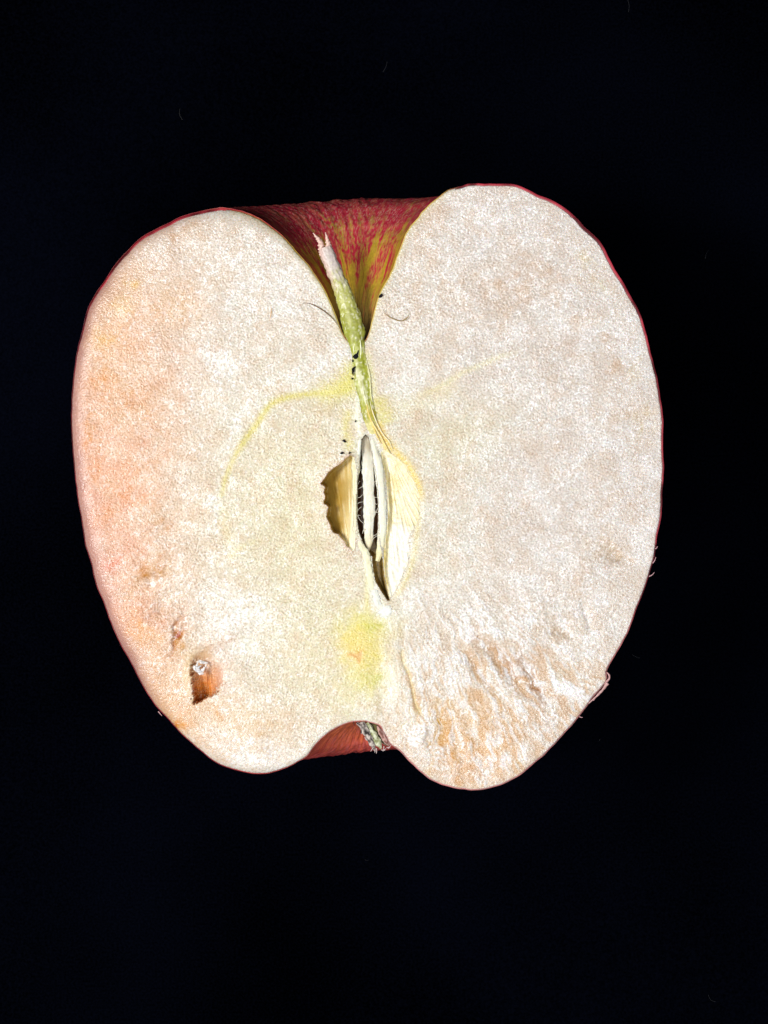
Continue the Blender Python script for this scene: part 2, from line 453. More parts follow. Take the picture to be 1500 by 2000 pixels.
# brown bruised patches, position by position
for cx, cy, rx, ry, rot, st, col in [
    (1010, 560, 60, 40, 20, .45, (0.66, 0.45, 0.28)), (960, 590, 50, 30, 0, .35, (0.68, 0.47, 0.29)), (1060, 530, 45, 35, 0, .3, (0.70, 0.47, 0.30)),
    (1190, 660, 16, 10, 20, .55, (0.62, 0.40, 0.22)), (1203, 720, 16, 9, 10, .6, (0.62, 0.40, 0.22)), (1235, 725, 10, 24, 0, .5, (0.72, 0.56, 0.28)),
    (1255, 825, 14, 34, 10, .5, (0.72, 0.55, 0.25)), (1225, 795, 24, 20, 0, .4, (0.68, 0.48, 0.28)), (1110, 675, 26, 12, -20, .4, (0.66, 0.45, 0.30)),
    (1145, 510, 20, 8, 30, .45, (0.76, 0.66, 0.36)), (1175, 560, 24, 8, 40, .45, (0.76, 0.66, 0.36)), (1070, 890, 60, 30, 20, .25, (0.70, 0.52, 0.36)),
    (1105, 945, 24, 6, 40, .35, (0.76, 0.66, 0.40)), (1200, 1075, 30, 16, 20, .6, (0.62, 0.42, 0.22)), (1225, 1095, 18, 7, 25, .6, (0.56, 0.36, 0.18)),
    (1170, 1080, 50, 20, 0, .35, (0.72, 0.54, 0.34)), (1195, 1108, 9, 6, 0, .5, (0.75, 0.42, 0.32)),
    (1140, 1160, 14, 40, -25, .45, (0.66, 0.45, 0.28)), (1165, 1200, 9, 26, -10, .5, (0.60, 0.38, 0.20)), (1060, 1225, 26, 12, 20, .5, (0.60, 0.40, 0.22)),
    (1080, 1140, 14, 40, -30, .35, (0.72, 0.52, 0.36)), (1100, 1240, 50, 26, 45, .4, (0.72, 0.52, 0.32)),
    (965, 1280, 12, 60, -42, .75, (0.60, 0.38, 0.22)), (935, 1310, 9, 50, -38, .75, (0.66, 0.42, 0.22)), (1005, 1320, 14, 50, -42, .6, (0.58, 0.36, 0.22)),
    (1045, 1340, 8, 44, -28, .85, (0.46, 0.24, 0.11)), (1025, 1300, 24, 24, 0, .45, (0.60, 0.40, 0.28)), (1060, 1400, 12, 40, -25, .4, (0.66, 0.44, 0.28)),
    (900, 1370, 44, 12, -12, .45, (0.80, 0.56, 0.26)), (960, 1400, 50, 60, -20, .45, (0.80, 0.55, 0.30)), (905, 1450, 90, 60, 10, .55, (0.81, 0.55, 0.29)),
    (860, 1415, 9, 34, -8, .95, (0.72, 0.42, 0.10)), (846, 1460, 6, 36, 5, .8, (0.76, 0.50, 0.18)), (880, 1460, 13, 60, -10, .75, (0.78, 0.46, 0.17)),
    (925, 1490, 70, 40, 0, .55, (0.82, 0.53, 0.32)), (1000, 1450, 50, 50, 0, .35, (0.78, 0.56, 0.36)), (810, 1400, 16, 16, 0, .5, (0.80, 0.64, 0.32)),
    (1015, 1490, 10, 8, 0, .5, (0.62, 0.46, 0.16)), (1095, 1335, 7, 14, 0, .35, (0.74, 0.62, 0.36)), (1110, 1315, 40, 8, 20, .3, (0.78, 0.66, 0.44)),
    (340, 605, 50, 30, 0, .45, (0.76, 0.55, 0.36)), (350, 590, 20, 30, 0, .35, (0.72, 0.50, 0.30)), (230, 600, 20, 14, 0, .4, (0.82, 0.60, 0.28)), (258, 555, 14, 12, 0, .4, (0.80, 0.58, 0.28)),
    (190, 665, 30, 22, 0, .5, (0.83, 0.58, 0.27)), (200, 740, 24, 20, 0, .5, (0.82, 0.50, 0.28)), (340, 465, 14, 14, 0, .5, (0.70, 0.46, 0.28)), (395, 445, 18, 14, 0, .35, (0.74, 0.54, 0.36)),
    (260, 770, 34, 22, 0, .5, (0.74, 0.47, 0.29)), (285, 805, 44, 24, 20, .45, (0.76, 0.50, 0.32)), (170, 850, 12, 34, 0, .6, (0.80, 0.44, 0.20)), (175, 920, 16, 34, 0, .5, (0.80, 0.46, 0.24)),
    (255, 920, 50, 26, 0, .45, (0.82, 0.52, 0.34)), (315, 1025, 20, 14, -20, .45, (0.74, 0.50, 0.32)), (250, 970, 50, 14, 20, .5, (0.82, 0.47, 0.28)), (190, 1010, 40, 16, -25, .5, (0.80, 0.46, 0.26)),
    (215, 1100, 14, 12, 0, .6, (0.80, 0.38, 0.27)), (285, 1125, 20, 8, -25, .75, (0.66, 0.38, 0.18)), (310, 1110, 22, 14, 0, .5, (0.72, 0.48, 0.26)), (310, 1100, 12, 5, -40, .5, (0.60, 0.34, 0.2)),
    (250, 1215, 60, 34, 50, .5, (0.84, 0.55, 0.33)), (280, 1235, 30, 20, 0, .45, (0.84, 0.54, 0.30)), (345, 1245, 9, 34, 18, .8, (0.62, 0.34, 0.20)), (350, 1265, 8, 14, 10, .7, (0.62, 0.38, 0.16)),
    (430, 1260, 40, 10, -30, .5, (0.66, 0.46, 0.32)), (300, 1200, 40, 20, 40, .45, (0.70, 0.44, 0.32)),
    (358, 1415, 10, 14, 0, .7, (0.80, 0.42, 0.17)), (425, 1395, 5, 12, -20, .7, (0.74, 0.44, 0.22)), (480, 1420, 60, 40, 0, .35, (0.80, 0.60, 0.38)),
    (650, 780, 50, 26, 0, .35, (0.74, 0.66, 0.38)), (690, 1075, 40, 18, 20, .3, (0.70, 0.50, 0.40)),
]:
    st = st * (.6 if cx > 900 and cy < 1260 else 1)
    paint(st * gauss(cx, cy, rx * 1.1, ry * 1.1, rot, .6 if cy > 1260 and cx > 840 else 1.2) * (0.85 + 0.22 * n20 + 0.08 * n9), col)
# orange streaks, torn fibres, lower right
paint(mask_lr * 0.55 * sstep(0.0, 1.3, -(.8 * streak + 1.0 * streak2)) * sstep(1180, 1330, Y), (0.76, 0.50, 0.28))
paint(mask_lr * 0.65 * sstep(0.2, 1.3, streak * 0.8 + 0.55 * streak2), (0.88, 0.85, 0.80))
# white, wetter clouds
for cx, cy, rx, ry, rot, st in [(620, 720, 60, 30, -20, .45), (430, 720, 60, 30, 20, .35), (480, 1215, 70, 60, 0, .35), (560, 560, 40, 70, -20, .35), (780, 690, 40, 60, 0, .35),
                                (850, 1180, 60, 30, 0, .4), (1235, 770, 26, 22, 0, .45), (1165, 1160, 20, 30, -20, .5), (1170, 1280, 60, 70, 0, .3), (830, 1280, 40, 50, 0, .35), (440, 1190, 60, 40, 0, .3),
                                (500, 1480, 90, 26, 0, .55), (420, 1440, 40, 30, 0, .4), (1060, 1420, 40, 40, 0, .3), (430, 960, 9, 60, 12, .5), (470, 820, 10, 50, 35, .4), (825, 1445, 15, 36, 5, 1), (850, 1475, 13, 30, -15, .9), (822, 1425, 10, 16, 0, .8)]:
    paint(st * gauss(cx, cy, rx, ry, rot, 1.2) * (0.8 + 0.3 * n9), (0.90, 0.87, 0.80))
BASE = np.array((0.79, 0.715, 0.60), np.float32)
C[:] = np.clip(BASE + (C - BASE) * (1.75 - .45 * mask_lr - .3 * sstep(850, 1000, X) * (1 - mask_lr))[..., None], 0.02, 1) * np.array((0.80, 0.805, 0.825), np.float32)
cl1 = lowpass(SH, 34 * G, 116); cl2 = lowpass(SH, 11 * G, 117)
cloud = .6 * cl1 + .45 * lp2 + .3 * cl2
C *= (1 + .04 * n6)[..., None] * (1 + np.clip(cloud, -1.8, 1.8)[..., None] * np.array((.025, .05, .075), np.float32))
warmth = np.clip((C[..., 0] - C[..., 2] - .20) / .25, 0, 1)
rmask = np.clip(mask_lr + .6 * mask_ll + .45 * sstep(180, 330, rad), 0, 1)
GRAIN = np.clip(0.9 * thread * (1 - .5 * mask_lr) + 0.55 * thread2 * (1 - .5 * mask_lr) + 0.8 * thread_r, 0, 1)
GRAIN *= 1 + .30 * rmask * np.clip(.7 * streak2 + .5 * streak, -1.5, 1.5)
C *= (1 + .025 * rmask * np.clip(streak2, -1.6, 1.6))[..., None]
GRAIN *= (0.30 + 0.85 * sstep(-1.2, 1.4, .7 * cl1 + .6 * cl2 + .35 * n14)) * (1 - .5 * warmth)
paint(GRAIN * (1.0 - 0.3 * smooth_core) * (0.4 + .6 * sstep(0, 34, SD)), (0.97, 0.955, 0.94))  # pale cell grain, with wet sparkle painted into the colour
# vascular line of the core, left
YEL = (0.66, 0.55, 0.13)
stroke([(690, 752), (655, 765), (600, 770), (560, 776), (530, 790), (512, 812), (497, 835), (475, 865), (458, 895)], 7, (0.62, 0.54, 0.11), .78, .7, (.05, .12))
stroke([(470, 870), (452, 905), (440, 935), (436, 955), (430, 978)], 5.5, (0.64, 0.56, 0.14), .55, .8, (.15, .1))
stroke([(432, 970), (436, 1010), (446, 1050), (455, 1080)], 9, (0.72, 0.64, 0.28), .25, .8, (.2, .3))
stroke([(440, 1100), (470, 1070), (520, 1050)], 6, (0.74, 0.66, 0.32), .35, 1.5, (.2, .4))
stroke([(1030, 678), (1000, 690), (975, 697), (935, 715), (900, 730), (860, 755), (800, 780)], 6, (0.74, 0.68, 0.28), .32, 1, (.3, .2))
stroke([(905, 735), (870, 765), (810, 790), (760, 790)], 18, (0.76, 0.70, 0.36), .25, 1, (.3, .2))
# green and yellow tissue round the stem strand
stroke([(700, 700), (690, 730), (678, 760), (672, 790)], 20, (0.60, 0.56, 0.11), .9, 1, (.2, .4))
stroke([(685, 790), (676, 830), (680, 860), (690, 890)], 10, (0.66, 0.58, 0.16), .6, 1, (.2, .2))
stroke([(676, 750), (640, 765)], 20, (0.68, 0.61, 0.17), .65, 1)
stroke([(735, 770), (750, 805), (760, 835)], 18, (0.62, 0.56, 0.15), .7, 1, (.2, .2))
stroke([(715, 690), (727, 740), (732, 790), (742, 830)], 8, (0.64, 0.58, 0.20), .55, 1)
stroke([(700, 780), (697, 815), (704, 850)], 5, (0.86, 0.85, 0.66), .8, .4)
stroke([(735, 820), (752, 858), (775, 885), (800, 915), (818, 955), (824, 1000)], 9, (0.70, 0.53, 0.13), .9, .7, (.1, .25))
stroke([(822, 990), (815, 1040), (808, 1090), (790, 1140), (768, 1172)], 6, (0.70, 0.60, 0.25), .5, 1, (.1, .1))
stroke([(738, 826), (748, 860), (758, 888)], 5, (0.80, 0.58, 0.14), .8, .5)
# yellow patch above the calyx
for cx, cy, rx, ry, st, col in [(712, 1225, 46, 30, 1.0, (0.62, 0.58, 0.06)), (722, 1275, 36, 44, .95, (0.66, 0.56, 0.13)), (690, 1260, 28, 42, .85, (0.74, 0.60, 0.14)),
                                (718, 1330, 42, 34, .9, (0.66, 0.60, 0.17)), (675, 1370, 22, 30, .4, (0.68, 0.64, 0.28)), (728, 1225, 14, 9, .7, (0.48, 0.47, 0.06)),
                                (735, 1325, 18, 10, .6, (0.48, 0.48, 0.10)), (738, 1385, 8, 28, .7, (0.44, 0.32, 0.13)), (693, 1279, 6, 5, .9, (0.60, 0.24, 0.05)),
                                (700, 1275, 14, 10, .4, (0.74, 0.48, 0.12)), (715, 1400, 20, 12, .5, (0.80, 0.80, 0.66))]:
    paint(st * gauss(cx, cy, rx, ry, 0, .9) * (0.85 + 0.07 * n9 - .25 * thread), col)
stroke([(716, 1085), (718, 1130), (717, 1170), (718, 1205)], 5, (0.72, 0.66, 0.28), .65, .5)
stroke([(728, 1150), (738, 1175), (748, 1200)], 10, (0.88, 0.86, 0.72), .8, .5)
paint(0.6 * np.exp(-(np.clip(SD, 0, None) / (26 + 4 * lp2)) ** 2) * sstep(460, 240, X) * sstep(480, 640, Y) * sstep(1440, 1250, Y), (0.40, 0.225, 0.19))  # soft darkening of the left edge painted into the flesh colour
paint(0.85 * np.exp(-(np.clip(SD - 1, 0, None) / (11 + 2 * lp2)) ** 2) * sstep(460, 240, X) * sstep(480, 640, Y) * sstep(1440, 1250, Y), (0.25, 0.075, 0.075))  # maroon skin tint, also deepening the painted edge shade
# ridge and crease right of the calyx
cr = stroke([(784, 1262), (787, 1290), (800, 1320), (806, 1345), (812, 1375), (828, 1405)], 3.2, (0.76, 0.62, 0.32), .7, .4, (.1, .1))
h -= 5 * cr
h += 3 * gauss(772, 1330, 18, 70, -6, .4)
paint(.5 * gauss(772, 1340, 18, 60, -6, .4), (0.87, 0.84, 0.72))
h += 7 * gauss(826, 1440, 12, 30, 5, .5)
# painted left-edge shade, pinkish bleed of the skin and green just beneath it
under = np.exp(-np.clip(SD, 0, None) / 7.0)
paint(0.85 * np.exp(-np.clip(SD - 3, 0, None) / 15.0) * sstep(490, 230, X) * sstep(1460, 1280, Y), (0.42, 0.23, 0.19))  # left edge darkening put into the flesh colour
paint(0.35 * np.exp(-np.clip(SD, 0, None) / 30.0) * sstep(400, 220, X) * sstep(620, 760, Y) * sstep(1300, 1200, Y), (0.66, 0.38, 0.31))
paint(0.45 * np.exp(-np.clip(SD, 0, None) / 4.0) * sstep(880, 1000, X), (0.70, 0.45, 0.40))
paint(0.6 * np.exp(-np.clip(SD, 0, None) / 5.0) * sstep(430, 470, X) * sstep(900, 850, X) * sstep(700, 640, Y), (0.74, 0.62, 0.20))
paint(0.7 * gauss(790, 1490, 12, 50, -38, .3) * sstep(26, 4, SD), (0.80, 0.48, 0.38))

# ---- hollow in the bruised flesh, lower left
HOL = spline([(372, 1300), (380, 1278), (395, 1270), (415, 1285), (435, 1308), (436, 1330), (428, 1346), (417, 1358), (404, 1364), (395, 1369), (384, 1374), (377, 1372), (376, 1345), (373, 1320), (372, 1301)], 3)
HI = inside(HOL); HD, _ = line_dist(HOL, 60)
hsd = np.where(HI, HD, -HD) + 1.2 * n9 + 1.0 * n5
soft = 1.5 + 13 * sstep(1366, 1325, Y) * (.35 + .65 * sstep(372, 392, X))
hw = sstep(-soft * .35, soft, hsd)
hol_u = sstep(1262, 1364, Y)
ramp = sstep(440, 398, X) * 0.8 + 0.2
h -= 50 * hol_u * ramp * hw * (0.94 + 0.04 * sample(T_ST, Y / 1.5, X / 1.0))
h -= 9 * gauss(395, 1285, 24, 20, 0, .6)
paint(hw * (0.25 + 0.75 * hol_u) * 0.95, (0.60, 0.24, 0.06))
paint(hw * sstep(1290, 1360, Y) * (0.75 + .15 * n9) * sstep(430, 398, X), (0.58, 0.165, 0.010))
paint(hw * sstep(405, 436, X) * 0.6, (0.74, 0.40, 0.28))
paint(0.5 * gauss(391, 1283, 26, 15, -50, .9), (0.56, 0.34, 0.15))
paint(0.4 * gauss(430, 1310, 20, 34, 0, 1.2) * (1 - hw), (0.76, 0.50, 0.40))
paint(0.5 * gauss(370, 1300, 14, 44, 0, .8) * (1 - hw), (0.80, 0.58, 0.30))
paint(0.5 * gauss(360, 1385, 16, 14, -30, .8), (0.80, 0.50, 0.34))

# ---- the core: seed chambers and the slit between them
CH_L = np.array([(684.5, 889), (674, 897), (666, 906), (659, 910), (650, 916), (642, 922.7), (634, 935), (626, 945), (631, 947), (635, 951), (634, 957), (632.5, 962), (635, 967), (635, 973), (632.5, 979), (633, 983.5), (638, 986), (641, 990), (640, 998),
                 (637.6, 1009), (642, 1018), (646, 1026), (647, 1033), (651, 1040), (661, 1043), (667, 1051), (674, 1058), (677, 1066), (683, 1070), (689, 1077), (693, 1071), (694, 1041), (696.5, 1000), (695.5, 949), (696, 919.5), (692, 894)])
SLIT = np.array([(714, 849), (709, 855), (704, 862), (703, 885), (702.7, 907), (698, 936), (696.5, 971), (696.5, 1013), (702, 1041), (710, 1064), (716.5, 1078), (727, 1087), (729, 1113), (733.6, 1135), (744, 1153), (757, 1173), (761, 1172), (755, 1150),
                 (750, 1125), (748, 1099), (744, 1075), (738, 1056), (738, 1013), (738, 971), (733, 928), (727, 885), (722, 857)])
DISH = spline([(744, 884), (751, 879), (772, 892), (791, 907), (802, 928), (815, 954), (819, 981), (818, 1013), (806, 1035), (797, 1052), (800, 1073), (796, 1099), (789, 1116), (778, 1141), (762, 1168),
               (757, 1150), (752, 1125), (750, 1099), (751, 1067), (755, 1040), (757, 1013), (757, 971), (753, 928), (746, 902), (744, 885)], 4)
chL = inside(CH_L); slit = inside(SLIT) & ~chL; dish = inside(DISH) & ~slit
dL, _ = line_dist(CH_L, 40, True); dS, _ = line_dist(SLIT, 30, True); dD, _ = line_dist(DISH, 50)
T_FAN = spectrum((256, 256), 8, 130, wl_x=60)
fan = sample(T_FAN, np.hypot(X - 690, Y - 1120) / 1.6, np.arctan2(Y - 1120, X - 690) * 160)
uL = np.clip((X - 632 + 0.05 * (Y - 980)) / 62, 0, 1)
zL = -(5 + 50 * (1 - uL) ** 1.1) * sstep(-1, 4, dL) + 0.35 * fan
zL = np.where(uL > .86, zL + 2, zL)
# the slit
zS = -10 - 52 * sstep(0, 6, dS)
# the dish on the right: a groove on its left side, the floor rising to the right
xl = np.interp(Y, [884, 902, 928, 971, 1013, 1067, 1099, 1125, 1168], [744, 746, 753, 757, 757, 751, 750, 752, 762])
xr = np.interp(Y, [879, 892, 907, 928, 954, 981, 1013, 1035, 1052, 1073, 1099, 1116, 1141, 1168], [751, 772, 791, 802, 815, 819, 818, 806, 797, 800, 796, 789, 778, 762.5])
uD = np.clip((X - xl) / np.maximum(xr - xl, 1), 0, 1)
fan2 = sample(T_FAN, np.hypot(X - 748, Y - 860) / 1.5, np.arctan2(Y - 860, X - 748) * 170)
zD = -(10 * (1 - uD) ** 2.2 + 4.0 * np.sin(np.pi * uD) + 1.0) * sstep(0, 9, dD) + 0.7 * fan2 + 0.4 * n9
FOLD = spline([(757, 1006), (766, 1016), (775, 1030), (790, 1048)], 3)
lobe = sstep(1004, 1030, Y - 0.35 * (X - 757)) * dish
zD = zD + 4 * lobe * np.clip(1 - np.abs(uD - .4) * 2.2, 0, 1)
h_core_cols = C.copy()
hz = h.copy()
zD = zD + (h - 2.5) * np.exp(-dD / 7.0)
hz[chL] = zL[chL]; hz[slit] = zS[slit]; hz[dish] = zD[dish]
# soften the lips of the dish
lip = (~dish) & (~chL) & (~slit) & (dD < 9)
hz[lip] -= (2.5 * (1 - dD[lip] / 9))

oc = np.empty(SH + (3,), np.float32)
oc[:] = (0.40, 0.245, 0.04)
def mixin(A, w, col):
    w = np.clip(w, 0, 1)[..., None]; A[:] = A * (1 - w) + np.array(col, np.float32) * w
mixin(oc, sstep(.40, 1.0, uL + .06 * lp2), (0.74, 0.60, 0.27))
mixin(oc, .45 * sstep(.0, 1.3, fan + .6 * lp2) * sstep(.25, .8, uL), (0.84, 0.75, 0.50))
mixin(oc, .2 * sstep(.2, 1.5, -fan), (0.40, 0.24, 0.03))
mixin(oc, sstep(.82, .95, uL), (0.86, 0.80, 0.58))
C[chL] = oc[chL]
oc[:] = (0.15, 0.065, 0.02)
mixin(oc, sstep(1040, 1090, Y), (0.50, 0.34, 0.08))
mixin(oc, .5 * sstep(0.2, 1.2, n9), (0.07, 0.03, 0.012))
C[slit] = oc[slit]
oc[:] = (0.78, 0.71, 0.50)
mixin(oc, .85 * sstep(.26, 0, uD + .04 * lp2) , (0.62, 0.47, 0.10))
mixin(oc, .6 * gauss(770, 940, 20, 52, 8, .8), (0.74, 0.58, 0.22))
mixin(oc, .55 * sstep(12, 2, dD) * (1 - lobe), (0.76, 0.66, 0.36))
mixin(oc, .3 * thread2, (0.93, 0.91, 0.84))
mixin(oc, .45 * sstep(.0, 1.4, -fan2 + .5 * lp2) * (1 - .7 * lobe), (0.78, 0.66, 0.34))
mixin(oc, .4 * sstep(.3, 1.5, fan2 + .4 * n20), (0.93, 0.90, 0.78))
mixin(oc, .75 * lobe * sstep(.05, .3, uD), (0.90, 0.87, 0.74))
C[dish] = oc[dish]
# browned torn rim of the left chamber
rimw = np.exp(-dL / 3.0) * ~chL * sstep(697, 680, X)
mixin(C, .75 * rimw, (0.72, 0.44, 0.30))
mixin(C, .5 * np.exp(-dL / 14.0) * ~chL * sstep(690, 650, X) * (0.7 + .5 * n9), (0.80, 0.70, 0.64))
hz += np.where(~chL, 2.5 * np.exp(-dL / 6.0) * sstep(697, 680, X) * (1 + .6 * n5), 0)

# ---- snap the border and build
SKIN_W = 2.8 + 2.2 * sstep(760, 480, Y) + 1.4 * sstep(1000, 1150, X) * sstep(1150, 950, Y)
SKIN_W = np.where((SD < 40) & (Y < 670) & (X > 440) & (X < 890), 2.2, SKIN_W)
SKIN_W = np.where((Y > 1400) & (X > 560) & (X < 770), 2.0, SKIN_W)
f = SD - SKIN_W
gy, gx = np.gradient(SD, STEP)
gn = np.hypot(gx, gy) + 1e-6
near = np.abs(f) < 0.62 * STEP
XX = X - np.where(near, f * gx / gn, 0); YY = Y - np.where(near, f * gy / gn, 0)
ok = (f >= 0) | near
VP = np.stack([XX, YY, hz], -1).reshape(-1, 3)
Q = grid_quads(*SH)
okf = ok.ravel()[Q].all(1)
Q = Q[okf]
lab = np.where(chL, 1, np.where(dish, 2, np.where(slit, 3, 0))).ravel()
cent = lab[Q].max(1)
CF = C.reshape(-1, 3)

apple = bpy.data.objects.new('apple_half', None)
COL.objects.link(apple)
apple.empty_display_size = 0.02
apple['label'] = 'halved red apple lying cut side up on black, showing pale mealy flesh, core and stem'
apple['category'] = 'apple'

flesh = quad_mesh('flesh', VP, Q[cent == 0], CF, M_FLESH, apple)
ch1 = quad_mesh('seed_chamber', VP, Q[cent == 1], CF, M_CORE, apple)
ch1['label'] = 'left seed chamber with a torn jagged rim'
ch2 = quad_mesh('seed_chamber', VP, Q[cent == 2], CF, M_CORE, apple)
ch2['label'] = 'right seed chamber, a shallow cream dish'
slot = quad_mesh('core_slit', VP, Q[cent == 3], CF, M_CORE, apple)

# ---------------------------------------------------------------- skin: the rounded back, cavity, basin and its cut rim
NP = 420
t_cav, t_fl, t_ba = SEG
ti = np.arange(NT)
phi = np.linspace(0, np.pi, NP)
xc = np.interp(np.linspace(0, 1, NT), [0, 1], [697, 714])
ymid = (PL[:, 1] + PR[:, 1]) / 2
xc = 697 + (714 - 697) * np.clip((ymid - 660) / 750, 0, 1)
rL = np.maximum(xc - PL[:, 0], 0); rR = np.maximum(PR[:, 0] - xc, 0)
wR = np.cos(phi / 2) ** 2; wLf = 1 - wR
r = rR[:, None] * wR + rL[:, None] * wLf
y = PR[:, 1][:, None] * wR + PL[:, 1][:, None] * wLf
sn = np.sin(phi)[None, :]
lump = lowpass((NT, 512), 90, 140)[:, :NP] * 0.012 + 0.018 * np.cos(5 * phi)[None, :] * (np.linspace(0, 1, NT)[:, None] ** 2)
r = r * (1 + lump * sn)
sx = xc[:, None] + r * np.cos(phi)[None, :]
sz = -r * sn * 0.985
sy = y + 0.125 * sz * sstep(0, 60, r)
ripple = lowpass((NT, 512), 9, 141)[:, :NP]
sy = sy + (14 * np.maximum(np.sin(2 * phi), 0) + 4 * np.sin(phi))[None, :] * sstep(.45, .25, np.linspace(0, 1, NT))[:, None]
sy = sy + 0.8 * ripple * sn - 68 * sn * wR[None, :] ** 2 * sstep(.55, .82, np.linspace(0, 1, NT))[:, None]
def dip_at(P):
    wl_ = sstep(640, 420, P[:, 0]) * sstep(400, 520, P[:, 1] + 0.3 * P[:, 0])
    return 3.5 + 19 * wl_
sz[:, :] = np.minimum(sz, 0)
dl = dip_at(PL); dr = dip_at(PR)
ramp0 = np.where(phi[None, :] < np.pi / 2, dr[:, None], dl[:, None])
sz = np.where(-sz < ramp0, -ramp0, sz) if False else -np.maximum(-sz, ramp0 * np.exp(-(-sz) / 60.0))
SV = np.stack([sx, sy, sz], -1).reshape(-1, 3)
SQ = grid_quads(NT, NP)

# skin colours
seg = np.zeros(NT)
arc = np.concatenate([[0], np.cumsum((np.linalg.norm(np.diff(PL, axis=0), axis=1) + np.linalg.norm(np.diff(PR, axis=0), axis=1)) / 2)])
A2 = np.broadcast_to(arc[:, None], (NT, NP))
cav_len = arc[t_cav]; bot0 = arc[t_cav + t_fl]; end = arc[-1]
T_SK = spectrum((512, 1024), 9, 150, wl_x=52); T_SK2 = spectrum((512, 1024), 22, 151, wl_x=120); T_SK3 = spectrum((512, 1024), 4, 152, wl_x=14)
PH = np.broadcast_to(phi[None, :], (NT, NP))
circ = PH * 150
s1 = sample(T_SK, A2 / 1.1, circ * 1.0); s2 = sample(T_SK2, A2 / 1.1, circ * 1.0); s3 = sample(T_SK3, A2 / 1.2, circ * 2.0)
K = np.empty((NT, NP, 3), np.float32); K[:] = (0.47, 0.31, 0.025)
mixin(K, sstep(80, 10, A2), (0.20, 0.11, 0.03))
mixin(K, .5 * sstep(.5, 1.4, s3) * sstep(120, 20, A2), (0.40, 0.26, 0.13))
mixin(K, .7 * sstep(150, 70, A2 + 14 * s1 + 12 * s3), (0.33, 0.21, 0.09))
mixin(K, .92 * sstep(105, 45, A2 + 14 * s1 + 10 * s3), (0.055, 0.024, 0.01))  # shade around the stem base painted into the skin colour
mixin(K, .35 * sstep(.2, 1.2, s1) * sstep(40, 110, A2), (0.50, 0.33, 0.04))
T_SK4 = spectrum((512, 1024), 5, 153, wl_x=90, rel=.7); T_SK5 = spectrum((512, 1024), 45, 154, wl_x=160, rel=.7)
s4 = sample(T_SK4, A2 / 1.0, circ * 1.3); s5 = sample(T_SK5, A2 / 1.1, circ * 1.0)
speck = sample(spectrum((512, 512), 3.2, 155), A2 / 1.1, circ * 1.6)
mixin(K, .30 * sstep(.0, 1.6, s5) * sstep(40, 110, A2), (0.54, 0.39, 0.06))
mixin(K, .30 * sstep(.0, 1.6, -s5) * sstep(40, 110, A2), (0.38, 0.24, 0.02))
s6 = sample(spectrum((512, 1024), 9, 156, wl_x=22, rel=.8), A2 / 1.0, circ * 1.1); s7 = sample(spectrum((512, 1024), 5, 157, wl_x=10, rel=.8), A2 / 1.0, circ * 1.2)
reach = A2 + 38 + 42 * s5 + 26 * s2 + 8 * s4 + 14 * s6 + 9 * s7
mixin(K, .75 * sstep(190, 300, reach), (0.44, 0.14, 0.075))
mixin(K, sstep(165, 290, reach + 10 * s1) * sstep(-.9, .7, .3 * s4 + .6 * s6 + .4 * s7 + .5 * s2), (0.46, 0.014, 0.040))
mixin(K, .65 * sstep(265, 335, reach), (0.44, 0.022, 0.050))
mixin(K, .42 * sstep(.4, 1.4, -.5 * s6 + .7 * s7 + .4 * speck + .3 * s4) * sstep(180, 290, A2), (0.66, 0.30, 0.24))
mixin(K, .45 * sstep(.6, 1.6, .7 * speck + .6 * s7) * sstep(230, 330, A2), (0.70, 0.46, 0.42))
outer = sstep(cav_len - 10, cav_len + 60, A2)
mixin(K, .75 * outer, (0.30, 0.016, 0.032))
mixin(K, .35 * outer * sstep(.3, 1.4, s3 + .4 * s1), (0.50, 0.15, 0.14))
bas = sstep(bot0 - 90, bot0 - 20, A2)
mixin(K, bas * .9, (0.72, 0.085, 0.09))
mixin(K, bas * .55 * sstep(bot0 + 10, end - 40, A2 + 20 * s1), (0.74, 0.24, 0.04))
mixin(K, bas * .5 * sstep(.3, 1.5, s2 + .5 * s3), (0.30, 0.02, 0.02))
mixin(K, bas * .35 * sstep(.6, 1.5, s3 - s1), (0.66, 0.24, 0.18))
mixin(K, .8 * sstep(end - 26, end - 4, A2), (0.16, 0.09, 0.03))
# cut rim of the skin: a narrow band from the outer skin in to the flesh
def rim_part(P, sgn, width, dips):
    t = np.gradient(P, axis=0); t /= np.linalg.norm(t, axis=1)[:, None] + 1e-9
    nrm = np.stack([-t[:, 1], t[:, 0]], 1) * sgn
    n = len(P)
    cols = []
    for k, fr in enumerate((0.0, 0.5, 1.0, 1.35)):
        q = P + nrm * (width * fr)[:, None]
        z = -dips * (1 - 0.22 * fr) + (0.5 * np.sin(np.pi * min(fr, 1)) if fr < 1.2 else -2.5)
        cols.append(np.column_stack([q, z]))
    return np.stack(cols, 1).reshape(-1, 3), grid_quads(n, 4)
def rim_width(P):
    w = 2.8 + 2.2 * sstep(760, 480, P[:, 1]) + 1.4 * sstep(1000, 1150, P[:, 0]) * sstep(1150, 950, P[:, 1])
    w = np.where((P[:, 1] < 670) & (P[:, 0] > 440) & (P[:, 0] < 890), 2.2, w)
    w = np.where((P[:, 1] > 1400) & (P[:, 0] > 560) & (P[:, 0] < 770), 2.0, w)
    return w + 0.6
